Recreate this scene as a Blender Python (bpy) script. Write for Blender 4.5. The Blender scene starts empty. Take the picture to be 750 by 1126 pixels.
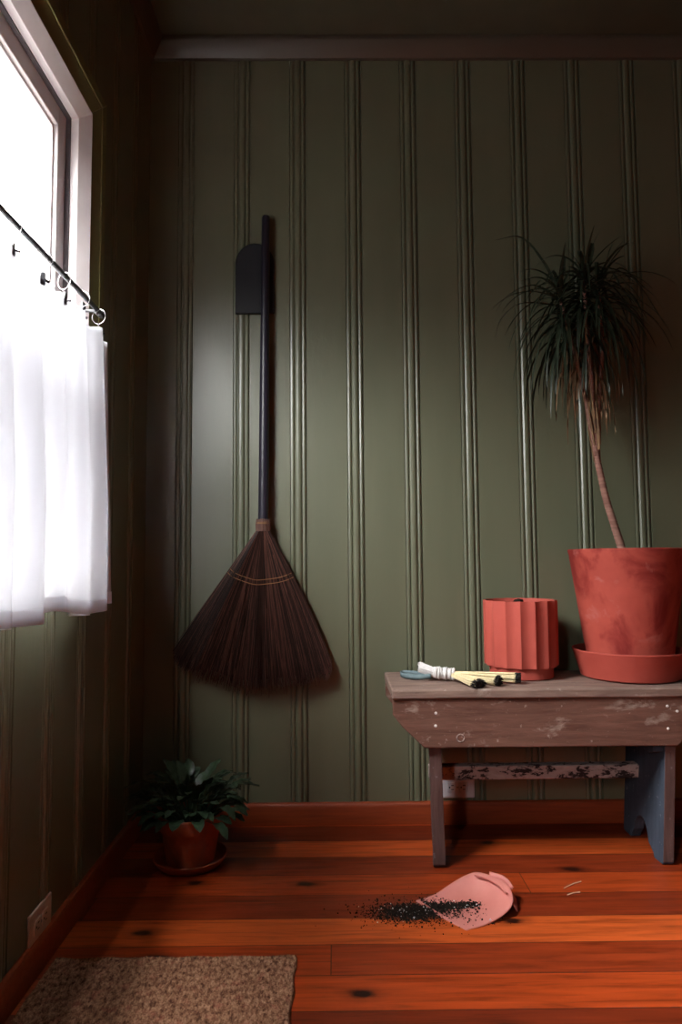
import bpy, bmesh, math, random
from mathutils import Vector, Matrix, noise

random.seed(7)
scene = bpy.context.scene
COL = scene.collection
PI = math.pi

def lin(r, g, b):
    f = lambda c: (c/255/12.92) if c/255 <= 0.04045 else ((c/255+0.055)/1.055)**2.4
    return (f(r), f(g), f(b), 1.0)

# ------------------------------------------------------------------ camera
CAM = Vector((0.6593, -2.3851, 0.882))
R_ = Vector((0.99995, -0.00699, -0.0076)).normalized()
F_ = Vector((0.00752, 0.99742, 0.07143)).normalized()
U_ = R_.cross(F_).normalized()
F_ = U_.cross(R_).normalized()
cd = bpy.data.cameras.new('camera')
cd.sensor_fit = 'VERTICAL'; cd.sensor_height = 36.0
cd.lens = 756/1126*36.0
cd.clip_start = 0.02
cam = bpy.data.objects.new('camera', cd); COL.objects.link(cam)
m = Matrix((R_, U_, -F_)).transposed().to_4x4(); m.translation = CAM
cam.matrix_world = m
scene.camera = cam

# ------------------------------------------------------------------ sky
SKY = 108.0
W = bpy.data.worlds.new('overcast_sky'); scene.world = W; W.use_nodes = True
wn = W.node_tree.nodes; wl = W.node_tree.links; wn.clear()
wo = wn.new('ShaderNodeOutputWorld'); wb = wn.new('ShaderNodeBackground')
tc = wn.new('ShaderNodeTexCoord'); sx = wn.new('ShaderNodeSeparateXYZ'); rp = wn.new('ShaderNodeValToRGB')
wl.new(tc.outputs['Generated'], sx.inputs[0]); wl.new(sx.outputs['Z'], rp.inputs[0])
stops = [(0.0, .045), (.10, .07), (.22, .26), (.38, .46), (.55, .74), (.75, 1.45)]
rp.color_ramp.elements[0].position = 0.0; rp.color_ramp.elements[1].position = .75
for q, v in stops[1:-1]: rp.color_ramp.elements.new(q)
for el, (q, v) in zip(rp.color_ramp.elements, stops): el.color = (v, v*.995, v*.98, 1)
wl.new(rp.outputs[0], wb.inputs[0]); wb.inputs[1].default_value = SKY
wl.new(wb.outputs[0], wo.inputs[0])

# window opening (in the left wall plane x = 0)
WY0, WY1, WZ0, WZ1 = -1.55, -0.648, 0.83, 2.051
pl = bpy.data.lights.new('window_portal', 'AREA'); pl.shape = 'RECTANGLE'
pl.size = WZ1-WZ0; pl.size_y = WY1-WY0; pl.cycles.is_portal = True
po = bpy.data.objects.new('window_portal', pl); COL.objects.link(po)
po.location = (-0.10, (WY0+WY1)/2, (WZ0+WZ1)/2); po.rotation_euler = (0, -PI/2, 0)

VY0, VY1, VZ0, VZ1 = -3.30, -2.72, 0.85, 1.85   # second window, further along the left wall
pl3 = bpy.data.lights.new('far_window_portal', 'AREA'); pl3.shape = 'RECTANGLE'
pl3.size = VZ1-VZ0; pl3.size_y = VY1-VY0; pl3.cycles.is_portal = True
po3 = bpy.data.objects.new('far_window_portal', pl3); COL.objects.link(po3)
po3.location = (-0.10, (VY0+VY1)/2, (VZ0+VZ1)/2); po3.rotation_euler = (0, -PI/2, 0)
XR = 4.2

scene.view_settings.view_transform = 'Standard'
scene.view_settings.look = 'None'
scene.view_settings.exposure = 0.0
scene.view_settings.gamma = 1.0
scene.view_settings.use_curve_mapping = False
scene.cycles.max_bounces = 8
scene.cycles.diffuse_bounces = 4
scene.cycles.transparent_max_bounces = 12
scene.cycles.caustics_reflective = False
scene.cycles.caustics_refractive = False

# ------------------------------------------------------------------ materials
class NT:
    def __init__(s, name):
        s.m = bpy.data.materials.new(name); s.m.use_nodes = True
        s.t = s.m.node_tree; s.n = s.t.nodes; s.l = s.t.links
        s.b = s.n['Principled BSDF']; s.out = s.n['Material Output']
        s.co = None
    def coord(s, scale=(1, 1, 1)):
        if not s.co: s.co = s.n.new('ShaderNodeTexCoord')
        mp = s.n.new('ShaderNodeMapping'); mp.inputs['Scale'].default_value = scale
        s.l.new(s.co.outputs['Object'], mp.inputs[0]); return mp.outputs[0]
    def noise(s, vec, scale, detail=4, rough=.55, dist=0):
        n = s.n.new('ShaderNodeTexNoise'); n.inputs['Scale'].default_value = scale
        n.inputs['Detail'].default_value = detail; n.inputs['Roughness'].default_value = rough
        n.inputs['Distortion'].default_value = dist
        s.l.new(vec, n.inputs['Vector']); return n.outputs['Fac']
    def ramp(s, fac, stops):
        r = s.n.new('ShaderNodeValToRGB'); els = r.color_ramp.elements
        els[0].position, els[0].color = stops[0]; els[1].position, els[1].color = stops[-1]
        for p, c in stops[1:-1]:
            q = els.new(p); q.color = c
        s.l.new(fac, r.inputs[0]); return r.outputs[0]
    def mix(s, fac, a, b, mode='MIX'):
        x = s.n.new('ShaderNodeMix'); x.data_type = 'RGBA'; x.blend_type = mode
        for v, i in ((fac, 0), (a, 6), (b, 7)):
            if hasattr(v, 'node'): s.l.new(v, x.inputs[i])
            else: x.inputs[i].default_value = v
        return x.outputs[2]
    def math(s, op, a, b=0.0, c=0.0):
        x = s.n.new('ShaderNodeMath'); x.operation = op
        for v, i in ((a, 0), (b, 1), (c, 2)):
            if hasattr(v, 'node'): s.l.new(v, x.inputs[i])
            else: x.inputs[i].default_value = v
        return x.outputs[0]
    def bump(s, h, strength=.3, dist=.002):
        b = s.n.new('ShaderNodeBump'); b.inputs['Strength'].default_value = strength
        b.inputs['Distance'].default_value = dist
        s.l.new(h, b.inputs['Height']); s.l.new(b.outputs[0], s.b.inputs['Normal'])
    def col(s, c): 
        if hasattr(c, 'node'): s.l.new(c, s.b.inputs['Base Color'])
        else: s.b.inputs['Base Color'].default_value = c
    def rough(s, v, spec=.5):
        if hasattr(v, 'node'): s.l.new(v, s.b.inputs['Roughness'])
        else: s.b.inputs['Roughness'].default_value = v
        s.b.inputs['Specular IOR Level'].default_value = spec

BW = (0, 0, 0, 1); WH = (1, 1, 1, 1)

def simple(name, c1, c2, scale=20, rough=.6, spec=.4, stretch=(1, 1, 1), bump=.2, bdist=.001, metal=0):
    t = NT(name); v = t.coord(stretch); n = t.noise(v, scale)
    t.col(t.ramp(n, [(.3, c1), (.7, c2)])); t.rough(rough, spec); t.bump(n, bump, bdist)
    t.b.inputs['Metallic'].default_value = metal
    return t.m

def wall_paint():
    t = NT('olive_wall_paint')
    v = t.coord((1, 1, .12)); n = t.noise(v, 9, 4)
    t.col(t.ramp(n, [(.3, lin(98, 101, 79)), (.7, lin(106, 108, 86))]))
    v2 = t.coord((1, 1, .25)); n2 = t.noise(v2, 55, 3); v3 = t.coord(); n3 = t.noise(v3, 7, 2)
    t.bump(t.math('ADD', t.math('MULTIPLY', n2, .35), n3), .25, .004)
    t.rough(.37, 1.0); return t.m

def floor_wood():
    t = NT('orange_pine_floor')
    co = t.n.new('ShaderNodeTexCoord'); sp = t.n.new('ShaderNodeSeparateXYZ'); t.l.new(co.outputs['Object'], sp.inputs[0])
    X, Y = sp.outputs[0], sp.outputs[1]
    pw = .118
    yy = t.math('DIVIDE', t.math('ADD', Y, 10.054), pw)
    row = t.math('FLOOR', yy); fr = t.math('SUBTRACT', yy, row)
    wn1 = t.n.new('ShaderNodeTexWhiteNoise'); wn1.noise_dimensions = '1D'; t.l.new(row, wn1.inputs['W'])
    xx = t.math('ADD', t.math('DIVIDE', X, 2.4), t.math('MULTIPLY', wn1.outputs['Value'], 7.0))
    seg = t.math('FLOOR', xx); fx = t.math('SUBTRACT', xx, seg)
    cid = t.math('ADD', t.math('MULTIPLY', row, 3.17), t.math('MULTIPLY', seg, 11.3))
    wn2 = t.n.new('ShaderNodeTexWhiteNoise'); wn2.noise_dimensions = '1D'; t.l.new(cid, wn2.inputs['W'])
    cb = t.n.new('ShaderNodeCombineXYZ')
    t.l.new(t.math('MULTIPLY', X, 1.0), cb.inputs[0]); t.l.new(Y, cb.inputs[1]); t.l.new(t.math('MULTIPLY', cid, .7), cb.inputs[2])
    mp = t.n.new('ShaderNodeMapping'); mp.inputs['Scale'].default_value = (2.2, 30, 1); t.l.new(cb.outputs[0], mp.inputs[0])
    g = t.noise(mp.outputs[0], 2.2, 6, .6, .6)
    par = t.math('MODULO', row, 2.0)
    tone = t.math('ADD', t.math('MULTIPLY', wn2.outputs['Value'], .55), t.math('MULTIPLY', par, .45))
    base = t.ramp(tone, [(.0, lin(122, 44, 20)), (.4, lin(152, 57, 26)), (.6, lin(194, 76, 30)), (1, lin(216, 96, 42))])
    grain = t.ramp(g, [(.25, lin(150, 140, 130)), (.5, lin(225, 222, 220)), (.75, WH)])
    c = t.mix(1.0, base, grain, 'MULTIPLY')
    # knots
    mk = t.n.new('ShaderNodeMapping'); mk.inputs['Scale'].default_value = (2.6, 5.2, 1); t.l.new(cb.outputs[0], mk.inputs[0])
    vo = t.n.new('ShaderNodeTexVoronoi'); vo.voronoi_dimensions = '2D'; vo.inputs['Scale'].default_value = 1.0; t.l.new(mk.outputs[0], vo.inputs['Vector'])
    sc_ = t.n.new('ShaderNodeSeparateColor'); t.l.new(vo.outputs['Color'], sc_.inputs[0])
    on = t.math('GREATER_THAN', sc_.outputs[0], .40)
    nz = t.noise(t.coord((1, 2, 1)), 22, 3)
    kd = t.math('ADD', vo.outputs['Distance'], t.math('MULTIPLY', t.math('SUBTRACT', nz, .5), .09))
    kn = t.ramp(kd, [(.0, WH), (.035, WH), (.085, (.35, .35, .35, 1)), (.16, BW)])
    kn = t.math('MULTIPLY', kn, on)
    c = t.mix(kn, c, lin(38, 14, 8))
    # gaps between boards
    dg = t.math('MINIMUM', fr, t.math('SUBTRACT', 1.0, fr))
    gap = t.math('LESS_THAN', dg, .013)
    dx = t.math('MINIMUM', fx, t.math('SUBTRACT', 1.0, fx))
    gap = t.math('MAXIMUM', gap, t.math('LESS_THAN', dx, .0006))
    c = t.mix(t.math('MULTIPLY', gap, .75), c, lin(50, 18, 8))
    # scuffs
    s1 = t.noise(t.coord((1.2, 9, 1)), 14, 5, .7); s1 = t.ramp(s1, [(.70, BW), (.76, (.35, .35, .35, 1))])
    c = t.mix(s1, c, lin(200, 150, 125))
    t.col(c)
    r = t.noise(t.coord((1, 3, 1)), 6, 3)
    t.rough(t.ramp(r, [(.3, (.30, .30, .30, 1)), (.7, (.45, .45, .45, 1))]), .32)
    h = t.math('SUBTRACT', t.math('MULTIPLY', g, .25), gap)
    t.bump(h, .5, .002)
    return t.m

def weathered(name, a, b, wear, amount, stretch=(3, 26, 26), wscale=7):
    t = NT(name); v = t.coord(stretch)
    g = t.noise(v, 2.2, 6, .65, .4)
    c = t.ramp(g, [(.28, a), (.72, b)])
    w = t.noise(t.coord((1.4, 3, 3)), wscale, 6, .68, .3)
    wf = t.ramp(w, [(amount, BW), (amount+.16, (.75, .75, .75, 1))])
    c = t.mix(wf, c, wear)
    sp = t.noise(t.coord(), 60, 3); sf = t.ramp(sp, [(.66, BW), (.74, (.55, .55, .55, 1))])
    c = t.mix(sf, c, wear)
    t.col(c); t.rough(.75, .25); t.bump(g, .5, .003); return t.m

def chippy():
    t = NT('chipped_white_paint'); n = t.noise(t.coord((1, 2.2, 2.2)), 26, 6, .7, .4)
    t.col(t.ramp(n, [(.43, lin(52, 40, 40)), (.47, lin(165, 148, 145)), (.8, lin(190, 176, 172))]))
    t.rough(.8, .2); t.bump(n, .5, .002); return t.m

def terracotta(name, c1, c2, blotch=None, blotch2=None):
    t = NT(name); n = t.noise(t.coord(), 14, 4)
    c = t.ramp(n, [(.3, c1), (.7, c2)])
    if blotch:
        b = t.noise(t.coord((1, 1, .8)), 5.5, 5, .6, .9); bf = t.ramp(b, [(.46, BW), (.60, (.8, .8, .8, 1))])
        c = t.mix(bf, c, blotch)
        w = t.noise(t.coord((1, 1, 1)), 13, 5, .6, .5); wf = t.ramp(w, [(.60, BW), (.72, (.5, .5, .5, 1))])
        c = t.mix(wf, c, blotch2)
    t.col(c); t.rough(.72, .25); t.bump(t.noise(t.coord(), 160, 3), .15, .0008); return t.m

def glass():
    t = NT('window_glass'); t.n.remove(t.b)
    a = t.n.new('ShaderNodeBsdfTransparent'); a.inputs[0].default_value = (.97, .98, .98, 1)
    g = t.n.new('ShaderNodeBsdfGlossy'); g.inputs['Roughness'].default_value = .02
    fr = t.n.new('ShaderNodeFresnel'); fr.inputs[0].default_value = 1.45
    mx = t.n.new('ShaderNodeMixShader')
    ge = t.n.new('ShaderNodeNewGeometry')
    t.l.new(t.math('MULTIPLY', fr.outputs[0], t.math('SUBTRACT', 1.0, ge.outputs['Backfacing'])), mx.inputs[0]); t.l.new(a.outputs[0], mx.inputs[1]); t.l.new(g.outputs[0], mx.inputs[2])
    t.l.new(mx.outputs[0], t.out.inputs[0]); return t.m

def curtain_cloth(name, white, tf=.5):
    t = NT(name); t.n.remove(t.b)
    d = t.n.new('ShaderNodeBsdfDiffuse'); tr = t.n.new('ShaderNodeBsdfTranslucent'); mx = t.n.new('ShaderNodeMixShader')
    d.inputs[0].default_value = white; tr.inputs[0].default_value = tuple(c*tf for c in white[:3])+(1,); mx.inputs[0].default_value = .5
    w = t.noise(t.coord((1, 1, 1)), 400, 2); b = t.n.new('ShaderNodeBump'); b.inputs['Strength'].default_value = .1; b.inputs['Distance'].default_value = .0005
    t.l.new(w, b.inputs['Height']); t.l.new(b.outputs[0], d.inputs['Normal'])
    t.l.new(d.outputs[0], mx.inputs[1]); t.l.new(tr.outputs[0], mx.inputs[2])
    t.l.new(mx.outputs[0], t.out.inputs[0]); return t.m

def leafy(name, c1, c2, rough=.4, scale=30, spec=.4):
    t = NT(name); n = t.noise(t.coord(), scale, 3)
    t.col(t.ramp(n, [(.3, c1), (.7, c2)])); t.rough(rough, spec); return t.m

def rug_mat():
    t = NT('coir_rug'); v = t.coord((1, .6, 1)); n = t.noise(v, 110, 3, .7); n2 = t.noise(t.coord((1, 1, 1)), 330, 2)
    n3 = t.noise(t.coord(), 40, 3, .6)
    c = t.ramp(n, [(.34, lin(92, 56, 42)), (.5, lin(158, 112, 86)), (.68, lin(200, 152, 122))])
    c = t.mix(t.ramp(n2, [(.35, (.55, .55, .55, 1)), (.5, BW)]), c, lin(74, 42, 34))
    c = t.mix(t.ramp(n3, [(.55, BW), (.72, (.35, .35, .35, 1))]), c, lin(188, 108, 90))
    t.col(c); t.rough(.95, .1); t.bump(n2, .6, .003); return t.m

M = dict(
    wall=wall_paint(), floor=floor_wood(), glass=glass(), rug=rug_mat(), chippy=chippy(),
    ceiling=simple('dark_ceiling_paint', lin(74, 72, 56), lin(82, 80, 62), 6, .6, .3),
    crown=simple('crown_paint', lin(72, 67, 56), lin(80, 74, 63), 8, .4, .5, (.3, 1, 1)),
    base=simple('baseboard_stain', lin(132, 52, 26), lin(156, 68, 34), 5, .4, .4, (1.5, 18, 18)),
    casing=simple('olive_trim_paint', lin(112, 112, 70), lin(124, 122, 80), 8, .35, .5),
    vinyl=simple('white_window_frame', lin(214, 204, 205), lin(226, 218, 218), 8, .35, .5, bump=.05),
    track=simple('window_track', lin(60, 52, 54), lin(72, 64, 66), 20, .6),
    curtain=curtain_cloth('white_cotton', (.86, .86, .89, 1)), hem=curtain_cloth('white_cotton_hem', (.84, .84, .87, 1), .9),
    iron=simple('black_iron', lin(22, 21, 24), lin(30, 28, 32), 40, .45, .5),
    nickel=simple('pale_wire', lin(120, 114, 118), lin(146, 140, 142), 30, .3, .5, metal=.9),
    handle=simple('black_lacquered_handle', lin(34, 31, 42), lin(42, 38, 50), 12, .35, .5, (8, 8, .6)),
    plate=simple('black_painted_wood', lin(22, 22, 28), lin(28, 27, 33), 14, .5, .4, (1, 1, .3)),
    bristle=simple('dark_broomcorn', lin(38, 25, 22), lin(64, 41, 35), 30, .6, .3, (8, 8, .5), .2),
    bristle_pale=simple('pale_broomcorn', lin(74, 48, 42), lin(104, 70, 60), 30, .6, .3, (8, 8, .5), .2),
    bristle_dark=simple('deep_broomcorn', lin(22, 14, 13), lin(34, 22, 20), 30, .6, .3, (8, 8, .5), .2),
    twine=simple('tan_twine', lin(128, 92, 62), lin(150, 112, 78), 80, .8, .2),
    top=weathered('weathered_bench_top', lin(104, 82, 74), lin(144, 119, 107), lin(168, 152, 142), .60),
    apron=weathered('worn_brown_wood', lin(86, 56, 46), lin(124, 88, 75), lin(176, 158, 146), .58),
    leg=weathered('worn_leg_wood', lin(76, 54, 50), lin(108, 82, 78), lin(138, 126, 126), .62, (26, 26, 3)),
    bluewood=weathered('blue_grey_painted_wood', lin(50, 58, 70), lin(68, 76, 90), lin(130, 130, 138), .64, (26, 26, 3)),
    knot=simple('wood_knot', lin(80, 50, 44), lin(190, 170, 160), 160, .8, .2),
    nail=simple('bright_nail_head', lin(205, 195, 190), lin(225, 215, 210), 60, .4, .5),
    terra=terracotta('terracotta_planter', lin(158, 66, 55), lin(172, 76, 63), lin(114, 22, 22), lin(178, 116, 108)),
    saucer=terracotta('terracotta_saucer', lin(160, 66, 55), lin(170, 74, 62)),
    fluted=terracotta('terracotta_fluted', lin(170, 74, 63), lin(180, 82, 70)),
    oldterra=terracotta('terracotta_old', lin(168, 80, 52), lin(186, 94, 62), lin(130, 82, 74), lin(150, 116, 118)),
    soil=simple('dark_soil', lin(26, 20, 18), lin(48, 38, 32), 90, .95, .1, bump=.8, bdist=.006),
    perlite=simple('white_perlite', lin(205, 205, 210), lin(235, 235, 238), 80, .8, .2),
    trunk=simple('ringed_trunk', lin(116, 80, 70), lin(162, 120, 106), 40, .8, .2, (.3, .3, 3.2), .7, .004),
    dry=leafy('dry_leaf', lin(92, 66, 46), lin(140, 108, 76), .8),
    drac=leafy('dracaena_leaf', lin(30, 38, 28), lin(52, 60, 44), .42),
    pothos=leafy('dark_glossy_leaf', lin(34, 46, 34), lin(66, 86, 62), .32, 60),
    pink=simple('pink_leather', lin(196, 116, 106), lin(208, 130, 120), 10, .55, .35, bump=.1),
    plastic_ivory=simple('ivory_plastic', lin(196, 172, 158), lin(204, 180, 166), 8, .4, .5, bump=.02),
    plastic_white=simple('white_plastic', lin(206, 200, 206), lin(214, 208, 214), 8, .4, .5, bump=.02),
    dark=simple('socket_slot', lin(14, 12, 12), lin(18, 16, 16), 20, .7),
    felt=simple('blue_grey_leather', lin(92, 108, 114), lin(112, 128, 132), 40, .7, .2),
    cord=simple('white_cord', lin(206, 200, 200), lin(226, 222, 220), 120, .8, .2, (1, 4, 1), .5),
    fibre=simple('cream_fibre', lin(200, 182, 138), lin(232, 216, 178), 60, .75, .2, (.3, 6, 6), .5),
    fibre_tip=simple('black_fibre_tip', lin(26, 22, 22), lin(40, 34, 32), 60, .8, .2),
    straw=simple('pale_straw', lin(214, 178, 150), lin(232, 200, 176), 60, .7, .2),
)

# ------------------------------------------------------------------ mesh helpers
ORG = {}
class MB:
    def __init__(s): s.v = []; s.f = []; s.mi = []
    def add(s, vs, fs, mi=0):
        o = len(s.v); s.v += [tuple(v) for v in vs]
        s.f += [tuple(i+o for i in f) for f in fs]; s.mi += [mi]*len(fs); return s
    def box(s, x0, x1, y0, y1, z0, z1, mi=0):
        vs = [(x, y, z) for x in (x0, x1) for y in (y0, y1) for z in (z0, z1)]
        return s.add(vs, [(0, 1, 3, 2), (4, 6, 7, 5), (0, 4, 5, 1), (2, 3, 7, 6), (0, 2, 6, 4), (1, 5, 7, 3)], mi)
    def prism(s, poly, axis, a, b, shear=None, mi=0):
        n = len(poly); vs = []
        for t in (a, b):
            for p in poly:
                if axis == 'x': q = [t, p[0], p[1]]
                elif axis == 'y': q = [p[0], t, p[1]]
                else: q = [p[0], p[1], t]
                if shear: q = shear(q)
                vs.append(q)
        fs = [tuple(range(n)), tuple(range(2*n-1, n-1, -1))]
        fs += [(i, i+n, (i+1) % n+n, (i+1) % n) for i in range(n)]
        return s.add(vs, fs, mi)
    def tube(s, pts, rad, seg=8, mi=0, cap=True):
        pts = [Vector(p) for p in pts]; n = len(pts)
        if not hasattr(rad, '__len__'): rad = [rad]*n
        T = [(pts[min(i+1, n-1)]-pts[max(i-1, 0)]).normalized() for i in range(n)]
        a = Vector((0, 0, 1)) if abs(T[0].z) < .9 else Vector((1, 0, 0))
        N = (a-T[0]*a.dot(T[0])).normalized(); vs = []
        for i in range(n):
            N = (N-T[i]*N.dot(T[i])).normalized(); B = T[i].cross(N)
            for k in range(seg):
                q = 2*PI*k/seg; vs.append(pts[i]+(N*math.cos(q)+B*math.sin(q))*rad[i])
        fs = [(i*seg+k, i*seg+(k+1) % seg, (i+1)*seg+(k+1) % seg, (i+1)*seg+k) for i in range(n-1) for k in range(seg)]
        if cap: fs += [tuple(range(seg-1, -1, -1)), tuple((n-1)*seg+k for k in range(seg))]
        return s.add(vs, fs, mi)
    def torus(s, c, axis, R, r, seg=24, sub=8, mi=0):
        axis = Vector(axis).normalized(); a = Vector((0, 0, 1)) if abs(axis.z) < .9 else Vector((1, 0, 0))
        u = axis.cross(a).normalized(); w = axis.cross(u); c = Vector(c); vs = []
        for i in range(seg):
            q = 2*PI*i/seg; d = u*math.cos(q)+w*math.sin(q)
            for k in range(sub):
                p = 2*PI*k/sub; vs.append(c+d*(R+r*math.cos(p))+axis*r*math.sin(p))
        fs = [(i*sub+k, ((i+1) % seg)*sub+k, ((i+1) % seg)*sub+(k+1) % sub, i*sub+(k+1) % sub) for i in range(seg) for k in range(sub)]
        return s.add(vs, fs, mi)
    def lathe(s, prof, c, seg=64, rf=None, mi=0):
        vs = []; n = len(prof)
        for r, z in prof:
            for k in range(seg):
                q = 2*PI*k/seg; rr = rf(r, z, q) if rf else r
                vs.append((c[0]+rr*math.cos(q), c[1]+rr*math.sin(q), c[2]+z))
        fs = [(i*seg+k, i*seg+(k+1) % seg, (i+1)*seg+(k+1) % seg, (i+1)*seg+k) for i in range(n-1) for k in range(seg)]
        if prof[0][0] > 1e-6: fs.append(tuple(range(seg-1, -1, -1)))
        if prof[-1][0] > 1e-6: fs.append(tuple((n-1)*seg+k for k in range(seg)))
        return s.add(vs, fs, mi)
    def ribbon(s, pts, width, side=None, fold=.25, mi=0):
        pts = [Vector(p) for p in pts]; n = len(pts); vs = []
        for i in range(n):
            T = (pts[min(i+1, n-1)]-pts[max(i-1, 0)]).normalized()
            sd = Vector(side) if side else T.cross(Vector((0, 0, 1)))
            if sd.length < .05: sd = Vector((1, 0, 0))
            sd = (sd-T*sd.dot(T)).normalized(); up = sd.cross(T)
            w = width(i/(n-1))
            vs += [pts[i]-sd*w+up*w*fold, pts[i], pts[i]+sd*w+up*w*fold]
        fs = []
        for i in range(n-1):
            a = 3*i; fs += [(a, a+1, a+4, a+3), (a+1, a+2, a+5, a+4)]
        return s.add(vs, fs, mi)
    def build(s, name, mat, parent=None, smooth=True, bevel=0, solid=0, angle=40, subsurf=0):
        o0 = ORG.get(parent.name, Vector((0, 0, 0))) if parent else Vector((0, 0, 0))
        me = bpy.data.meshes.new(name)
        me.from_pydata([(v[0]-o0.x, v[1]-o0.y, v[2]-o0.z) for v in s.v], [], s.f)
        mats = mat if isinstance(mat, (list, tuple)) else [mat]
        for q in mats: me.materials.append(q)
        if len(mats) > 1: me.polygons.foreach_set('material_index', s.mi)
        bm = bmesh.new(); bm.from_mesh(me); bmesh.ops.recalc_face_normals(bm, faces=bm.faces)
        if solid == 0 and bevel == 0 and False: pass
        bm.to_mesh(me); bm.free()
        if smooth:
            me.polygons.foreach_set('use_smooth', [True]*len(me.polygons))
            try: me.set_sharp_from_angle(angle=math.radians(angle))
            except Exception: pass
        o = bpy.data.objects.new(name, me); COL.objects.link(o)
        if solid:
            q = o.modifiers.new('thickness', 'SOLIDIFY'); q.thickness = abs(solid); q.offset = -1 if solid > 0 else 1
        if bevel:
            q = o.modifiers.new('soft_edges', 'BEVEL'); q.width = bevel; q.segments = 2; q.limit_method = 'ANGLE'; q.angle_limit = math.radians(35)
        if subsurf:
            q = o.modifiers.new('smooth', 'SUBSURF'); q.levels = subsurf; q.render_levels = subsurf
        if parent: o.parent = parent
        ORG[o.name] = o0.copy(); return o

def tag(o, label=None, cat=None, group=None, kind=None):
    if label: o['label'] = label
    if cat: o['category'] = cat
    if group: o['group'] = group
    if kind: o['kind'] = kind
    return o
def thing(name, loc, label, cat, group=None):
    o = bpy.data.objects.new(name, None); COL.objects.link(o); o.location = loc; o.empty_display_size = .05
    ORG[o.name] = Vector(loc); return tag(o, label, cat, group)
def struct(o): o['kind'] = 'structure'; return o
def catmull(pts, n=6):
    pts = [Vector(p) for p in pts]; P = [pts[0]*2-pts[1]]+pts+[pts[-1]*2-pts[-2]]; out = []
    for i in range(1, len(P)-2):
        for k in range(n):
            t = k/n; a, b, c, d = P[i-1:i+3]
            out.append(.5*((2*b)+(c-a)*t+(2*a-5*b+4*c-d)*t*t+(3*b-a-3*c+d)*t**3))
    out.append(P[-2]); return out

# ------------------------------------------------------------------ the room
H = 2.765; YB = -5.0; PW = .200; X0 = .1609

def board_profile(a, b, x0):
    """(u, depth) across a beaded board wall; joints end (deep groove) at x0 + k*PW"""
    base = [(-.0620, 0), (-.0605, 0), (-.0590, .0045), (-.0575, .0005), (-.0520, -.0008), (-.0465, .0005), (-.0450, .005), (-.0432, .005),
            (-.0415, .0005), (-.0370, -.0028), (-.0310, -.0036), (-.0250, -.0028), (-.0205, .0005), (-.0190, .0048), (-.0172, .0048), (-.0158, .0004),
            (-.0115, -.001), (-.0070, .0004), (-.0052, .008), (-.0012, .008), (.0004, 0)]
    pts = [(a, 0)]
    k = math.floor((a-x0)/PW)-1
    while x0+k*PW < b+.1:
        for u, d in base:
            q = x0+k*PW+u
            if a+1e-4 < q < b-1e-4: pts.append((q, d))
        k += 1
    pts.append((b, 0)); return pts

def zs(a, b, n=1): return [a+(b-a)*i/n for i in range(n+1)]

mb = MB(); P = board_profile(0, XR, X0)
for i in range(len(P)-1):
    (u0, d0), (u1, d1) = P[i], P[i+1]
    mb.add([(u0, d0, 0), (u1, d1, 0), (u1, d1, H), (u0, d0, H)], [(0, 1, 2, 3)])
struct(mb.build('wall_back', M['wall'], smooth=False))
mb = MB()
def left_strip(y0, y1, z0, z1):
    P = board_profile(y0, y1, -.155)
    for i in range(len(P)-1):
        (u0, d0), (u1, d1) = P[i], P[i+1]
        mb.add([(-d0, u0, z0), (-d1, u1, z0), (-d1, u1, z1), (-d0, u0, z1)], [(0, 1, 2, 3)])
FR = .037
left_strip(WY1+FR, 0, 0, H); left_strip(VY1+FR, WY0-FR, 0, H); left_strip(YB, VY0-FR, 0, H)
left_strip(VY0-FR, VY1+FR, 0, VZ0-FR); left_strip(VY0-FR, VY1+FR, VZ1+FR, H)
left_strip(WY0-FR, WY1+FR, 0, WZ0-FR); left_strip(WY0-FR, WY1+FR, WZ1+FR, H)
struct(mb.build('wall_left', M['wall'], smooth=False))
struct(MB().box(XR, XR+.1, YB-.1, .02, -.02, H).build('wall_right', M['wall'], smooth=False))
struct(MB().box(-.16, XR+.1, YB-.1, YB, -.02, H).build('wall_front', M['wall'], smooth=False))
struct(MB().box(-.16, XR+.16, YB-.1, .1, -.1, 0).build('floor', M['floor'], smooth=False))
struct(MB().box(-.16, XR+.1, YB-.1, .1, H, H+.1).build('ceiling', M['ceiling'], smooth=False))
struct(MB().box(-.16, XR+.1, .03, .1, 0, H).build('trim_5', M['ceiling'], smooth=False))   # sheathing behind the boards
# baseboards
bp = lambda t: [(0, 0), (-t, 0), (-t, .058), (-t*.75, .068), (-t*.3, .0725), (0, .0725)]
struct(MB().prism(bp(.015), 'x', .0, XR).build('baseboard_back', M['base'], bevel=.001))
struct(MB().prism([(-p[0], p[1]) for p in bp(.015)], 'y', YB, 0).build('baseboard_left', M['base'], bevel=.001))
# crown moulding
cp = [(0, H-.062), (-.012, H-.060), (-.020, H-.050), (-.046, H-.018), (-.050, H-.006), (-.050, H), (0, H)]
struct(MB().prism(cp, 'x', 0, XR).build('trim_1', M['crown'], angle=25))
struct(MB().prism([(-p[0], p[1]) for p in cp], 'y', YB, 0).build('trim_2', M['crown'], angle=25))

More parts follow.
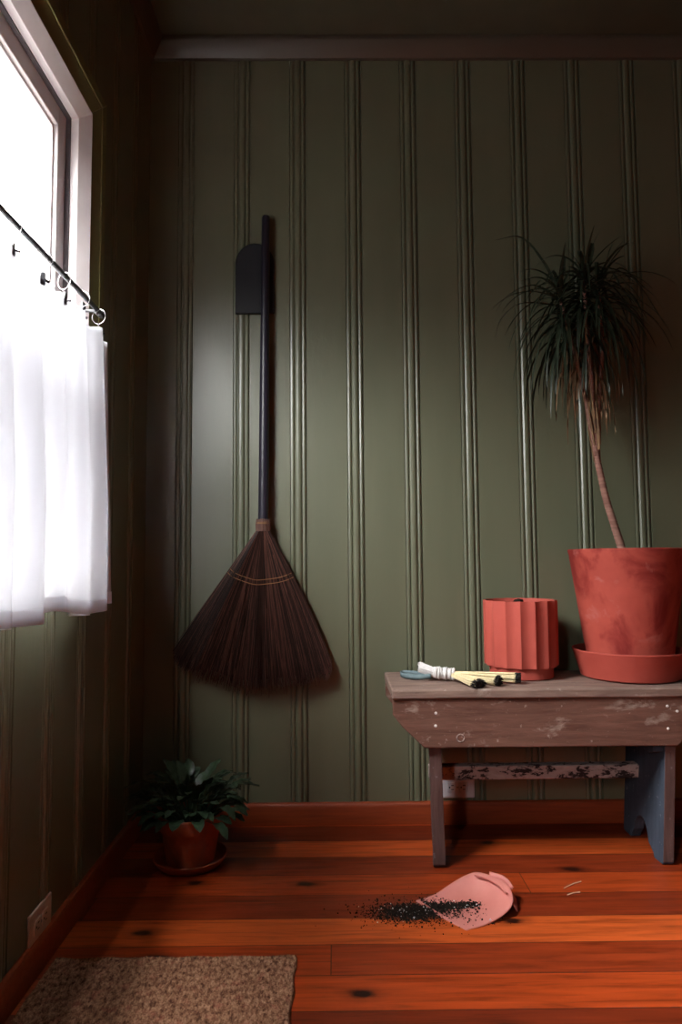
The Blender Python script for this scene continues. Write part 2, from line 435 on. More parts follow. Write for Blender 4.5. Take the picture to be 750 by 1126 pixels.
# window with casing
def ring(mb, y0, y1, z0, z1, w, xa, xb):          # rectangular frame: outer bounds, width, x range
    mb.box(xa, xb, y0, y0+w, z0, z1); mb.box(xa, xb, y1-w, y1, z0, z1)
    mb.box(xa, xb, y0+w, y1-w, z0, z0+w); mb.box(xa, xb, y0+w, y1-w, z1-w, z1)
def mitred(mb, y0, y1, z0, z1, prof):            # moulding swept round the opening; prof = (outward, x) pairs, closed
    n = len(prof); vs = []
    for sy, sz, y, z in ((-1, -1, y0, z0), (1, -1, y1, z0), (1, 1, y1, z1), (-1, 1, y0, z1)):
        vs += [(x, y+sy*d, z+sz*d) for d, x in prof]
    fs = [(c*n+i, c*n+(i+1) % n, ((c+1) % 4)*n+(i+1) % n, ((c+1) % 4)*n+i) for c in range(4) for i in range(n)]
    return mb.add(vs, fs)
def window(y0, y1, z0, z1, rail, nm, trim):
    t = MB(); mitred(t, y0, y1, z0, z1, [(0, -.034), (0, -.010), (.003, -.008), (FR-.003, .013), (FR, .013), (FR, -.034)])
    w = struct(t.build(nm, M['vinyl'], smooth=False, bevel=.0015))
    t = MB(); ring(t, y0-.03, y1+.03, z0-.03, z1+.03, .030, -.120, -.030); t.build('window_jamb', M['vinyl'], w, smooth=False)
    t = MB(); ring(t, y0, y1, z0, z1, .004, -.042, -.030); t.build('window_track', M['track'], w, smooth=False)
    t = MB(); ring(t, y0+.001, y1-.001, z0+.001, z1-.001, .052, -.085, -.042); t.box(-.080, -.040, y0+.05, y1-.05, rail, rail+.045)
    t.build('window_sash', M['vinyl'], w, smooth=False, bevel=.003)
    t = MB(); ring(t, y0+.05, y1-.05, z0+.05, z1-.05, .012, -.072, -.052); t.build('glazing_bead', M['vinyl'], w, smooth=False, bevel=.002)
    MB().box(-.066, -.062, y0+.05, y1-.05, z0+.05, z1-.05).build('window_pane', M['glass'], w, smooth=False)
    t = MB(); g1 = FR+.078                        # backbanded casing on three sides, slim stool below
    for d0, d1, xa, xb in ((-.004, .054, .004, .020), (.052, .078, .022, .024)):
        for yc, sg in ((y0-FR, -1), (y1+FR, 1)):
            yi, yo = yc+sg*d0, yc+sg*d1
            t.add([(0, yi, z0-FR), (xa, yi, z0-FR), (xb, yo, z0-FR), (0, yo, z0-FR), (0, yi, z1+FR+d0), (xa, yi, z1+FR+d0), (xb, yo, z1+FR+d1), (0, yo, z1+FR+d1)],
                  [(0, 1, 2, 3), (4, 5, 6, 7), (0, 1, 5, 4), (1, 2, 6, 5), (2, 3, 7, 6), (3, 0, 4, 7)])
        yi0, yi1, yo0, yo1 = y0-FR-d0, y1+FR+d0, y0-FR-d1, y1+FR+d1; zi, zo = z1+FR+d0, z1+FR+d1
        t.add([(0, yi0, zi), (xa, yi0, zi), (xb, yo0, zo), (0, yo0, zo), (0, yi1, zi), (xa, yi1, zi), (xb, yo1, zo), (0, yo1, zo)],
              [(0, 1, 2, 3), (4, 5, 6, 7), (0, 1, 5, 4), (1, 2, 6, 5), (2, 3, 7, 6), (3, 0, 4, 7)])
    t.box(0, .030, y0-g1, y1+g1, z0-FR-.004, z0-FR+.018)
    struct(t.build(trim, M['casing'], smooth=False, bevel=.003))
window(WY0, WY1, WZ0, WZ1, 1.30, 'window_1', 'trim_3')
window(VY0, VY1, VZ0, VZ1, 1.25, 'window_2', 'trim_4')

# ------------------------------------------------------------------ outlets
def outlet(base, ux, un, label, mat):
    """horizontal duplex outlet; base = plate centre on the wall, ux along the wall, un into the room"""
    c = Vector(base); ux = Vector(ux); un = Vector(un); uz = Vector((0, 0, 1))
    o = thing('wall_outlet', base, label, 'outlet')
    def rbox(mb, a, b, h0, h1, w, h):
        vs = [c+ux*(a+sx*w)+uz*(b+sz*h)+un*q for q in (h0, h1) for sx, sz in ((-1, -1), (1, -1), (1, 1), (-1, 1))]
        mb.add(vs, [(0, 1, 2, 3), (4, 5, 6, 7), (0, 1, 5, 4), (1, 2, 6, 5), (2, 3, 7, 6), (3, 0, 4, 7)])
    mb = MB(); rbox(mb, 0, 0, 0, .006, .0575, .036); mb.build('cover_plate', mat, o, smooth=False, bevel=.003)
    for s in (-1, 1):
        mb = MB(); rbox(mb, s*.0195, 0, .004, .0085, .0145, .0165); f = mb.build('socket', mat, o, smooth=False, bevel=.0025)
        mb = MB(); rbox(mb, s*.0195+.002, .0065, .0075, .0088, .0045, .0013); rbox(mb, s*.0195+.002, -.0065, .0075, .0088, .0045, .0011)
        vs = []; rr = MB(); rr.tube([c+ux*(s*.0195-.008)+un*.0075, c+ux*(s*.0195-.008)+un*.0089], .0026, 10)
        mb.add(rr.v, rr.f); mb.build('slots', M['dark'], f, smooth=False)
    mb = MB(); mb.tube([c+un*.005, c+un*.0075], .0032, 12); mb.build('screw', M['nickel'], o)
    return o
outlet((0, -.812, .1), (0, 1, 0), (1, 0, 0), 'ivory wall outlet low on the side wall beneath the curtain', M['plastic_ivory'])
outlet((1.064, 0, .118), (1, 0, 0), (0, -1, 0), 'white wall outlet seen under the bench by its left leg', M['plastic_white'])

# ------------------------------------------------------------------ curtain and rod
RZ, RX = 1.520, .060
rod = thing('curtain_rod', (RX, -.66, RZ), 'thin black iron curtain rod across the middle of the window', 'curtain rod')
MB().tube([(RX, -1.74, RZ), (RX, -.655, RZ)], .0062, 12).build('pole', M['iron'], rod)
mb = MB(); mb.lathe([(0, -.012), (.007, -.011), (.0105, -.004), (.0105, .004), (.007, .011), (0, .012)], (0, 0, 0), 16)
vs = [(RX+v[0], -.655+v[2], RZ+v[1]) for v in mb.v]; q = MB(); q.add(vs, mb.f); q.build('finial', M['iron'], rod)
for y in (-.690, -1.68):
    mb = MB(); mb.tube([(.026, y, RZ-.004), (RX-.006, y, RZ-.004), (RX, y, RZ-.011), (RX+.007, y, RZ-.003)], .0045, 8)
    mb.box(.0255, .030, y-.010, y+.010, RZ-.026, RZ+.016); mb.build('bracket', M['iron'], rod, bevel=.001)
ring_y = [-.672, -.790, -.895, -1.005, -1.14]
lab = ['curtain ring with black clip at the wall end of the rod, nearest the dark corner',
       'second curtain ring clip from the wall end of the rod',
       'middle curtain ring clip, third from the wall end of the rod',
       'curtain ring with black clip, fourth from the wall end of the rod',
       'pale curtain ring clip at the left edge of the photo']
def make_ring(y):
    o = thing('curtain_ring', (RX, y, RZ-.014), lab[0], 'curtain ring', 'clip rings on the curtain rod')
    MB().torus((RX, y, RZ-.0125), (.25, 1, 0), .0190, .0010, 28, 6).build('ring', M['nickel'], o)
    mb = MB(); mb.torus((RX, y, RZ-.036), (1, .2, 0), .0045, .001, 14, 6)
    mb.build('eyelet', M['nickel'], o)
    mb = MB(); mb.prism([(y-.006, RZ-.066), (y+.006, RZ-.066), (y+.0045, RZ-.046), (y+.002, RZ-.040), (y-.002, RZ-.040), (y-.0045, RZ-.046)], 'x', RX-.005, RX+.005)
    mb.tube([(RX+.004, y+.004, RZ-.054), (RX+.013, y+.007, RZ-.056)], [.0025, .0035], 8)
    mb.build('clip', M['iron'], o, bevel=.001); return o
r0 = make_ring(ring_y[0])
for k in range(1, 5):
    r = r0.copy(); COL.objects.link(r); r.location.y = ring_y[k]; r['label'] = lab[k]
    r.rotation_euler.z = (.0, .25, -.2, .5, .1)[k]
    for ch in list(r0.children):
        c = ch.copy(); COL.objects.link(c); c.parent = r
        if ch.name.startswith('clip') and k in (1, 2, 4):
            c.data = ch.data.copy() if k == 1 else pale_clip
            if k == 1: pale_clip = c.data; c.data.materials[0] = M['nickel']

def curtain_x(y, z):
    t = (1.48-z)/.72; u = (y+.60)
    f = math.sin(u*52+.5*math.sin(u*13)+t*.5)+.45*math.sin(u*97+1.3+t)
    return RX+.004+(.007+.019*min(1, t*1.6))*f
def hem_z(y): return .770+.012*math.sin((y+.6)*17+1)-.01*(y+.6)
NY, NZ = 300, 40
cy0, cy1 = -1.74, -.605
def top_z(y):
    d = min(abs(y-q) for q in ring_y+[-1.26, -1.38, -1.5, -1.62])
    return 1.474-.016*min(1, (d/.055)**1.3)
vs = []; fs = []
for i in range(NY+1):
    y = cy0+(cy1-cy0)*i/NY
    for k in range(NZ+1):
        z = top_z(y)+(hem_z(y)-top_z(y))*k/NZ
        yy = y+.012*(1-k/NZ)*-1*(1 if i > NY*.9 else (i/NY))
        vs.append((curtain_x(y, z), yy, z))
for i in range(NY):
    for k in range(NZ):
        a = i*(NZ+1)+k; fs.append((a, a+1, a+NZ+2, a+NZ+1))
cur = MB().add(vs, fs).build('cafe_curtain', M['curtain'], solid=.0008, angle=180)
tag(cur, 'white cotton cafe curtain covering the lower half of the window', 'curtain')
vs = []; fs = []
for i in range(NY+1):
    y = cy0+(cy1-cy0)*i/NY
    for k in range(4):
        z = hem_z(y)+.030*(1-k/3); vs.append((curtain_x(y, z)+.0022, y-.003*(1-k/3)*.4, z-.0006))
for i in range(NY):
    for k in range(3):
        a = i*4+k; fs.append((a, a+1, a+5, a+4))
MB().add(vs, fs).build('hem', M['hem'], cur, angle=180)

# ------------------------------------------------------------------ broom and its wall plate
pt = thing('broom_hanger', (.374, 0, 1.88), 'black arched wooden wall plate behind the top of the broom handle', 'wall hanger')
xc, rw, zb, zt_ = .378, .0690, 1.757, 2.012
poly = [(xc-rw, zb), (xc+rw, zb)]
for k in range(0, 17):
    q = PI*k/16; poly.append((xc+rw*math.cos(q)*1.0, zt_-.075+.075*math.sin(q)))
MB().prism(poly, 'y', -.014, 0).build('back_plate', M['plate'], pt, bevel=.003, angle=25)
MB().tube([(.4165, -.010, 1.89), (.4165, -.0212, 1.892)], .0055, 12).build('peg', M['iron'], pt)

br = thing('corn_broom', (.41, -.036, .48), 'large fan-shaped broom with black handle hanging on the green wall', 'broom')
hp = [(.420, -.036, 2.098), (.4195, -.036, 2.09), (.418, -.036, 1.95), (.4165, -.037, 1.75), (.415, -.038, 1.5), (.413, -.039, 1.2), (.411, -.040, 1.00)]
MB().tube(hp, [.0125, .0145, .0148, .0152, .0168, .0178, .0178], 20).build('handle', M['handle'], br)
FC = (.411, -.041)
mb = MB(); rim = []
for k in range(60):                              # bound neck of strands
    q = 2*PI*k/60; r = .0225+.0015*random.random()
    p = lambda rr, z: (FC[0]+rr*math.cos(q), FC[1]+rr*.9*math.sin(q), z)
    mb.tube([p(r*.93, 1.022+.006*random.random()), p(r*1.03, 1.010), p(r, .995), p(r*.93, .980), p(r*1.05, .966)], .0022, 5)
mb.lathe([(.0, -.055), (.0225, -.055), (.0215, 0), (.0, 0)], (FC[0], FC[1], 1.020), 20)
mb.build('neck', M['bristle_pale'], br)
for tilt, z, rr_ in ((.02, 1.0115, .0238), (-.02, 1.0155, .0232), (.06, .980, .0226)):
    MB().torus((FC[0], FC[1], z), (tilt, 0, 1), rr_, .0015, 32, 6).build('binding_wire', M['twine'], br)
bl = [(.112, .575), (.150, .540), (.232, .505), (.347, .470), (.445, .475), (.536, .487), (.600, .505), (.642, .524)]
blc = catmull([(a, b, 0) for a, b in bl], 8)
bl = [(p.x, p.y) for p in blc]
def bottom(s):
    t = (s+1)/2*(len(bl)-1); i = min(int(t), len(bl)-2); f = t-i
    return bl[i][0]+(bl[i+1][0]-bl[i][0])*f, bl[i][1]+(bl[i+1][1]-bl[i][1])*f
def fan(s, w, t, dz=0):
    """s across -1..1, w through thickness -1..1, t down 0..1"""
    ex, ez = bottom(s); ez += dz
    sx, sz = FC[0]+.0225*s, .985
    x = sx+(ex-sx)*(t+.07*math.sin(PI*t)*(1 if s > 0 else .2)); z = sz+(ez-sz)*t
    th = .020*math.sqrt(max(0, 1-.8*s*s))*(1-.35*t)*(1+.0*t)
    return Vector((x, FC[1]+th*w, z))
mb = MB()
for k in range(1700):
    s = random.uniform(-1, 1); s = max(-1, min(1, s)); w = random.choice((-1, -1, -1, 1))*random.uniform(.55, 1.0)
    dz = random.gauss(0, .012)-.004; j = random.gauss(0, .022); w *= random.uniform(.85, 1.45); tt = [0, .15, .3, .5, .7, .86, 1.0]
    pts = [fan(max(-1.02, min(1.02, s+j*t*t*1.5)), w*(1+.15*random.random()*t), t, dz*t) for t in tt]
    r = random.uniform(.0009, .0017); mb.tube(pts, [r*1.3, r*1.3, r*1.2, r*1.1, r, r*.9, r*.5], 3, random.choice((0, 0, 0, 1, 1, 2)))
# dense inner core so the fan is solid
vs = []; fs = []; NS, NTT = 40, 12
for w in (-.45, .45):
    for i in range(NS+1):
        for k in range(NTT+1): vs.append(fan(-.985+1.97*i/NS, w, .965*k/NTT))
n1 = (NS+1)*(NTT+1)
for i in range(NS):
    for k in range(NTT):
        a = i*(NTT+1)+k; fs += [(a, a+1, a+NTT+2, a+NTT+1), (n1+a, n1+a+NTT+1, n1+a+NTT+2, n1+a+1)]
mb.add(vs, fs)
mb.build('bristles', [M['bristle'], M['bristle_pale'], M['bristle_dark']], br)
for tz, nm in ((.305, 0), (.335, 1)):
    pts = [fan(-1.0+2.0*k/40, -1.42, tz+.012*math.sin(PI*k/40)) for k in range(41)]
    MB().tube(pts, .0013, 5).build('stitching', M['twine'], br)

# ------------------------------------------------------------------ bench
BT = .512; YF, YK = -.372, -.045
bn = thing('bench', (1.28, -.2, 0), 'weathered low wooden bench carrying the terracotta planters', 'bench')
XA, XB_ = .818, 1.735
vs = []; fs = []; nx, ny = 40, 10
def rough_pt(x, y, z, a=.0015):
    n = noise.noise(Vector((x*9, y*9, z*9))); return (x+a*n, y+a*noise.noise(Vector((x*7+5, y*11, z*8))), z+a*n)
def rough_box(x0, x1, y0, y1, z0, z1, n=24, a=.0015):
    mb = MB(); ring_ = [(y0, z0), (y0, z0+(z1-z0)*.5), (y0, z1), ((y0+y1)/2, z1), (y1, z1), (y1, z0), ((y0+y1)/2, z0)]
    vs = [rough_pt(x0+(x1-x0)*i/n, y, z, a) for i in range(n+1) for y, z in ring_]; k = len(ring_)
    fs = [(i*k+j, i*k+(j+1) % k, (i+1)*k+(j+1) % k, (i+1)*k+j) for i in range(n) for j in range(k)]
    fs += [tuple(range(k)), tuple(n*k+j for j in range(k-1, -1, -1))]
    return mb.add(vs, fs)
rough_box(XA, XB_, YF, YK, BT-.030, BT-.0016, 30).build('seat_board', M['top'], bn, bevel=.005)
def apron(y0, y1, nm):
    za, zb2 = BT-.031, .343
    poly = [(XA+.002, za), (XA+.002, .437), (XA+.030, .402), (XA+.062, .372), (XA+.092, zb2), (XB_-.092, zb2), (XB_-.062, .372), (XB_-.002, .437), (XB_-.002, za)]
    o = MB().prism(poly, 'y', y0, y1).build(nm, M['apron'], bn, smooth=False, bevel=.003); return o
apron(-.364, -.345, 'front_apron'); apron(-.072, -.053, 'rear_apron')
def legpoly(ya, yb):
    pts = [(ya, BT-.030), (ya, .010), (ya+.006, .002), (ya+.055, 0), (ya+.062, .012)]
    cy = (ya+yb)/2+.01; r0_ = (yb-ya)/2-.085
    for k in range(1, 12):
        q = PI-PI*k/12; pts.append((cy+r0_*math.cos(q), .012+.075*math.sin(q)))
    pts += [(yb-.062, .012), (yb-.055, 0), (yb, 0), (yb, BT-.030)]
    return pts
for xa, xb, lean, mat, lab_ in ((.922, .958, .010, 'leg', None), (1.622, 1.654, -.028, 'bluewood', 'blue-grey painted plank leg')):
    sh = lambda q, l=lean: (q[0]+l*(1-q[2]/.482)+(.12*(q[1]+.345) if l > 0 else 0), q[1], q[2])
    o = MB().prism(legpoly(-.345, -.072), 'x', xa, xb, sh).build('leg', M[mat], bn, smooth=False, bevel=.002)
    if lab_:
        o['label'] = lab_; o.data.materials.append(M['leg'])
        for p in o.data.polygons:
            if abs(p.normal.y) > .9 and p.center.y+o.location.y < -.14: p.material_index = 1
o = rough_box(.950, 1.625, -.175, -.135, .194, .236, 30, .002).build('stretcher', M['chippy'], bn, bevel=.003); o['label'] = 'stretcher of chipped whitish paint'
MB().prism([(-.33, .342), (-.33, .318), (-.30, .306), (-.10, .306), (-.10, .342)], 'x', 1.585, 1.625).build('cleat', M['bluewood'], bn, smooth=False, bevel=.002)
for x, z in ((.944, .442), (.943, .406), (1.616, .456), (1.644, .441), (1.616, .392)):
    MB().lathe([(0, 0), (.0042, 0), (.0038, .0018), (.002, .0026), (0, .0028)], (0, 0, 0), 12)
    mb = MB(); mb.lathe([(.0042, 0), (.0038, .0018), (.002, .0026), (0, .0028)], (0, 0, 0), 12)
    MB().add([(x+v[0], -.364-v[2], z+v[1]) for v in mb.v], mb.f).build('nail_head', M['nail'], bn)
mb = MB(); mb.torus((1.014, -.364, .371), (0, 1, 0), .0105, .0018, 24, 6); mb.build('wood_knot', M['knot'], bn)

# ------------------------------------------------------------------ terracotta planter with dracaena
PC = (1.590, -.178)
sau = MB().lathe([(0, 0), (.142, 0), (.150, .004), (.171, .078), (.1735, .0835), (.1725, .087), (.168, .087), (.1645, .082), (.147, .012), (0, .010)], (PC[0], PC[1], BT), 96).build('planter_saucer', M['saucer'], angle=30)
tag(sau, 'wide coral terracotta saucer under the large planter on the bench', 'saucer')
dr = thing('potted_dracaena', (PC[0], PC[1], BT+.012), 'tall spiky dracaena in a large blotched terracotta planter on the bench', 'potted plant')
PB = BT+.0125
MB().lathe([(0, 0), (.118, 0), (.123, .004), (.1745, .372), (.1775, .384), (.1775, .388), (.174, .3905), (.166, .3905), (.163, .386), (.160, .34), (.115, .03), (0, .03)], (PC[0], PC[1], PB), 96).build('pot', M['terra'], dr, angle=30)
mb = MB(); mb.lathe([(.160, 0), (.14, .004), (.10, .002), (.06, .006), (.03, .003), (0, .005)], (PC[0], PC[1], PB+.335), 40); mb.build('soil', M['soil'], dr)
tp = catmull([(1.592, -.170, PB+.32), (1.584, -.168, .905), (1.563, -.163, .99), (1.541, -.157, 1.08), (1.522, -.152, 1.19), (1.513, -.151, 1.25)], 14)
rr = []
for i, p in enumerate(tp):
    b = .0135-.0045*i/(len(tp)-1); rr.append(b*(1+.10*(1 if i % 2 == 0 else -.6)))
MB().tube(tp, rr, 14).build('trunk', M['trunk'], dr, angle=180)
heads = [((1.420, -.135, 1.745), [(1.513, -.151, 1.22), (1.497, -.148, 1.36), (1.462, -.140, 1.56)]),
         ((1.490, -.165, 1.790), [(1.515, -.151, 1.22), (1.512, -.155, 1.38), (1.498, -.160, 1.60)]),
         ((1.548, -.140, 1.775), [(1.518, -.151, 1.22), (1.530, -.148, 1.38), (1.552, -.142, 1.58)])]
for h, pth in heads:
    pp = catmull(pth+[h], 10)
    MB().tube(pp, [.0085-.003*i/(len(pp)-1)+(.0008 if i % 2 else 0) for i in range(len(pp))], 8).build('branch', M['trunk'], dr, angle=180)
def arch(p0, az, el, L, droop, n=13):
    d = Vector((math.cos(az)*math.cos(el), math.sin(az)*math.cos(el), math.sin(el))); p = Vector(p0); pts = [p.copy()]
    for i in range(n-1):
        p = p+d*(L/(n-1)); 
        if p.y > -.012: p.y = -.012
        pts.append(p.copy()); d = (d+Vector((0, 0, -droop))).normalized()
    return pts
lw = lambda w: (lambda t: w*min(1, .55+t*3)*(1-t**2.2)**.7+.0004)
fol = MB(); dry = MB()
rs = random.Random(3)
for h, pth in heads:
    for k in range(50):
        u = k/50
        az = k*2.399+rs.uniform(-.3, .3); el = 1.15-1.45*u**.75+rs.uniform(-.15, .15)
        L = rs.uniform(.23, .34)*(.55 if el > .95 else .8 if el > .75 else 1)
        off = Vector((0, 0, .045*(1-u)-.09*u))
        st = Vector(h)+off
        if math.sin(az) > .2: L *= .8
        fol.ribbon(arch(st, az, el, L, .06 if el > .95 else rs.uniform(.14, .22)), lw(rs.uniform(.0038, .0058)))
    for k in range(24):                          # hanging lower leaves
        az = rs.uniform(0, 2*PI); st = Vector(h)+Vector((rs.uniform(-.01, .01), rs.uniform(-.01, .01), rs.uniform(-.18, -.03)))
        fol.ribbon(arch(st, az, rs.uniform(-.5, .2), rs.uniform(.20, .34), rs.uniform(.28, .42)), lw(rs.uniform(.004, .006)))
    for k in range(20):
        st = Vector(pth[1]).lerp(Vector(h), rs.uniform(.2, .8)); az = rs.uniform(0, 2*PI)
        dry.ribbon(arch(st, az, rs.uniform(-.8, -.2), rs.uniform(.12, .26), rs.uniform(.35, .6)), lw(rs.uniform(.0022, .0038)))
expl = [[(1.425, -.14, 1.75), (1.36, -.17, 1.86), (1.279, -.19, 1.942), (1.187, -.20, 1.930)],
        [(1.43, -.14, 1.74), (1.32, -.18, 1.784), (1.23, -.20, 1.745), (1.185, -.20, 1.690)],
        [(1.43, -.14, 1.73), (1.273, -.20, 1.716), (1.20, -.22, 1.66), (1.175, -.22, 1.590)],
        [(1.43, -.13, 1.77), (1.36, -.13, 1.83), (1.29, -.13, 1.822)],
        [(1.57, -.14, 1.78), (1.613, -.16, 1.850), (1.671, -.18, 1.777), (1.745, -.19, 1.640)],
        [(1.56, -.14, 1.78), (1.575, -.15, 1.88), (1.600, -.15, 1.945), (1.625, -.15, 1.965)],
        [(1.55, -.14, 1.76), (1.62, -.17, 1.66), (1.66, -.18, 1.55), (1.675, -.18, 1.46)],
        [(1.42, -.14, 1.70), (1.33, -.17, 1.60), (1.285, -.18, 1.47)],
        [(1.57, -.14, 1.80), (1.66, -.12, 1.84), (1.73, -.11, 1.79)]]
for pth in expl: fol.ribbon(catmull(pth, 6), lw(.0062))
for x, y, z0, z1, w in ((1.410, -.137, 1.77, 1.900, .0095), (1.497, -.165, 1.80, 1.935, .0095), (1.470, -.16, 1.80, 1.895, .008)):   # rolled young leaf tips
    fol.ribbon([(x+.004*i, y, z0+(z1-z0)*i/6) for i in range(7)], lambda t, w=w: w*(.7+.3*t)*(1 if t < .95 else .6), side=(1, 0, 0), fold=.7)
fol.build('foliage', M['drac'], dr, angle=180)
for k in range(10):                              # dry sheath along the trunk top
    a = 2*PI*k/10; z = rs.uniform(1.19, 1.30); x = 1.520-.06*(z-1.19)
    dry.ribbon([(x+.012*math.cos(a), -.151+.012*math.sin(a), z), (x-.004+.017*math.cos(a), -.151+.017*math.sin(a), z+.06), (x-.012+.022*math.cos(a), -.151+.022*math.sin(a), z+.13+.05*rs.random())], lw(.006))
dry.build('dry_leaves', M['dry'], dr, angle=180)

# ------------------------------------------------------------------ fluted pot
FP = (1.252, -.150); NF = 16; ph0 = math.radians(-90-14.5+22.5)
fl = thing('fluted_pot', (FP[0], FP[1], BT), 'small fluted coral terracotta pot standing beside the large planter', 'plant pot')
def flute(r, z, q):
    if r < .110 or z < .034: return r
    u = ((q-ph0)/(2*PI/NF)) % 1.0; c = abs(u-.5)*2     # 1 at ridge
    return r-.0075*(1-c*c)
prof = [(0, 0), (.098, 0), (.100, .002), (.100, .024), (.1015, .030), (.110, .0345), (.1155, .036), (.1165, .040), (.1172, .235), (.1165, .240), (.1155, .2415), (.1095, .2415), (.108, .238), (.103, .20), (.095, .03), (0, .03)]
MB().lathe(prof, (FP[0], FP[1], BT), 256, flute).build('pot', M['fluted'], fl, angle=24)
MB().lathe([(.1045, .214), (.09, .217), (.05, .215), (0, .219)], (FP[0], FP[1], BT), 40).build('soil', M['soil'], fl)
mb = MB(); mb.lathe([(0, -.012), (.012, -.008), (.0165, 0), (.012, .009), (0, .013)], (FP[0]-.004, FP[1]-.002, BT+.233), 16, lambda r, z, q: r*(1+.25*math.sin(3*q+z*90))); mb.build('soil_clump', M['soil'], fl)

# ------------------------------------------------------------------ small hand brush on the bench
hb = thing('hand_brush', (.98, -.22, BT), 'small white-bound hand brush with black-tipped cream bristles on the bench', 'brush')
loop = catmull([(.945, -.205, BT+.013), (.915, -.165, BT+.012), (.880, -.135, BT+.010), (.862, -.150, BT+.009), (.875, -.195, BT+.009), (.915, -.225, BT+.010), (.950, -.232, BT+.014)], 6)
vs = []
mb = MB(); mb.ribbon(loop, lambda t: .0075, side=(0, 0, 1), fold=0); mb.build('hanging_loop', M['felt'], hb, solid=.002)
A = Vector((.918, -.205, BT+.038)); B = Vector((.962, -.222, BT+.024)); C = Vector((1.018, -.238, BT+.020))
mb = MB(); rq = random.Random(5)
for k in range(40):
    a = rq.uniform(0, 2*PI); r = math.sqrt(rq.random())*.0165
    d = Vector((0, math.cos(a)*r, math.sin(a)*r*.85)); mb.tube([A+d*1.1+Vector((rq.uniform(-.004, .004), 0, 0)), B+d*.85], .0022, 5)
mb.tube([A, B], [.016, .014], 14); mb.build('head', M['cord'], hb)
mb = MB(); ax = (C-B).normalized()
for k in range(9):
    p = B+(C-B)*(k/8); mb.torus(p, ax+Vector((0, .1*(-1)**k, 0)), .0135+.0012*(k % 3), .0042, 20, 8)
mb.tube([B, C], .013, 12); mb.build('cord_wrap', M['cord'], hb)
for k, (e1, wd) in enumerate((((1.072, -.372, BT+.011), .025), ((1.142, -.335, BT+.015), .020), ((1.212, -.296, BT+.016), .018))):
    E1 = Vector(e1); d = (E1-C).normalized(); sd = d.cross(Vector((0, 0, 1))).normalized(); uz = sd.cross(d)
    mb = MB(); tip = MB()
    c0 = C+sd*(.006-.006*k)*1.0
    for j in range(150):
        a = rq.uniform(0, 2*PI); r = math.sqrt(rq.random()); du, dv = math.cos(a)*r, math.sin(a)*r
        p0 = c0+sd*du*.007+uz*dv*.008; p1 = E1+sd*du*wd+uz*dv*.0155-d*rq.uniform(0, .006)
        q1 = p0.lerp(p1, .93); q1.z = max(q1.z, BT+.001 if q1.y > YF-.001 else BT-.012); p1.z = max(p1.z, BT+.001 if p1.y > YF-.001 else BT-.014)
        mb.tube([p0, p0.lerp(p1, .5), q1], .0011, 4); tip.tube([q1, p1], [.00115, .0009], 4)
    mb.tube([c0, c0.lerp(E1, .5), c0.lerp(E1, .93)], [.007, .009, .0105], 10); tip.tube([c0.lerp(E1, .93), c0.lerp(E1, .98)], [.0105, .0115], 10)
    tf = mb.build('bristle_tuft', M['fibre'], hb); o = tip.build('bristle_tip', M['fibre_tip'], tf); o['label'] = 'black bristle tips'

# ------------------------------------------------------------------ dustpan and spilled soil
PA = Vector((.859, -.533, .0015)); PBc = Vector((.964, -.679, .0015))
rimpts = [(.859, -.533, .0015), (.908, -.516, .007), (.962, -.492, .027), (1.007, -.480, .043), (1.035, -.482, .048), (1.068, -.512, .050), (1.096, -.553, .046), (1.096, -.600, .032), (1.073, -.628, .018), (1.022, -.655, .005), (.964, -.679, .0015)]
rim = catmull(rimpts, 6)
edge = [PBc.lerp(PA, k/16)+Vector((-.004, -.003, 0))*math.sin(PI*k/16) for k in range(1, 16)]
outline = rim+edge; cen = Vector((.985, -.585, .0035)); NR = 12
def pan_pt(p, s):
    q = cen+(p-cen)*s; z0 = .0035
    q.z = z0+(p.z-z0)*s**2.6; return q
vs = [cen]; n = len(outline); fs = []
for k in range(1, NR+1):
    for p in outline: vs.append(pan_pt(p, k/NR))
for i in range(n): fs.append((0, 1+i, 1+(i+1) % n))
for k in range(NR-1):
    for i in range(n):
        a = 1+k*n+i; b = 1+k*n+(i+1) % n; fs.append((a, a+n, b+n, b))
dp = thing('dustpan', (.985, -.585, 0), 'pink leather dustpan lying on the floor in front of the bench', 'dustpan')
MB().add(vs, fs).build('pan', M['pink'], dp, solid=.0028, angle=60)
seam = catmull([(1.028, -.489, .046), (1.055, -.511, .047), (1.080, -.543, .043), (1.092, -.575, .037)], 5)
MB().tube([p+Vector((-.006, -.004, .001)) for p in seam], .0032, 8).build('folded_lip', M['pink'], dp)
mb = MB(); mb.ribbon(catmull([(1.060, -.500, .047), (1.092, -.528, .050), (1.108, -.556, .040)], 5), lambda t: .010*(1-.6*t), side=(.3, .2, 1), fold=.1)
mb.add([(1.098, -.545, .036), (1.118, -.555, .012), (1.108, -.600, .004), (1.094, -.592, .026)], [(0, 1, 2, 3)]); mb.build('fold_flap', M['pink'], dp, solid=.0024)

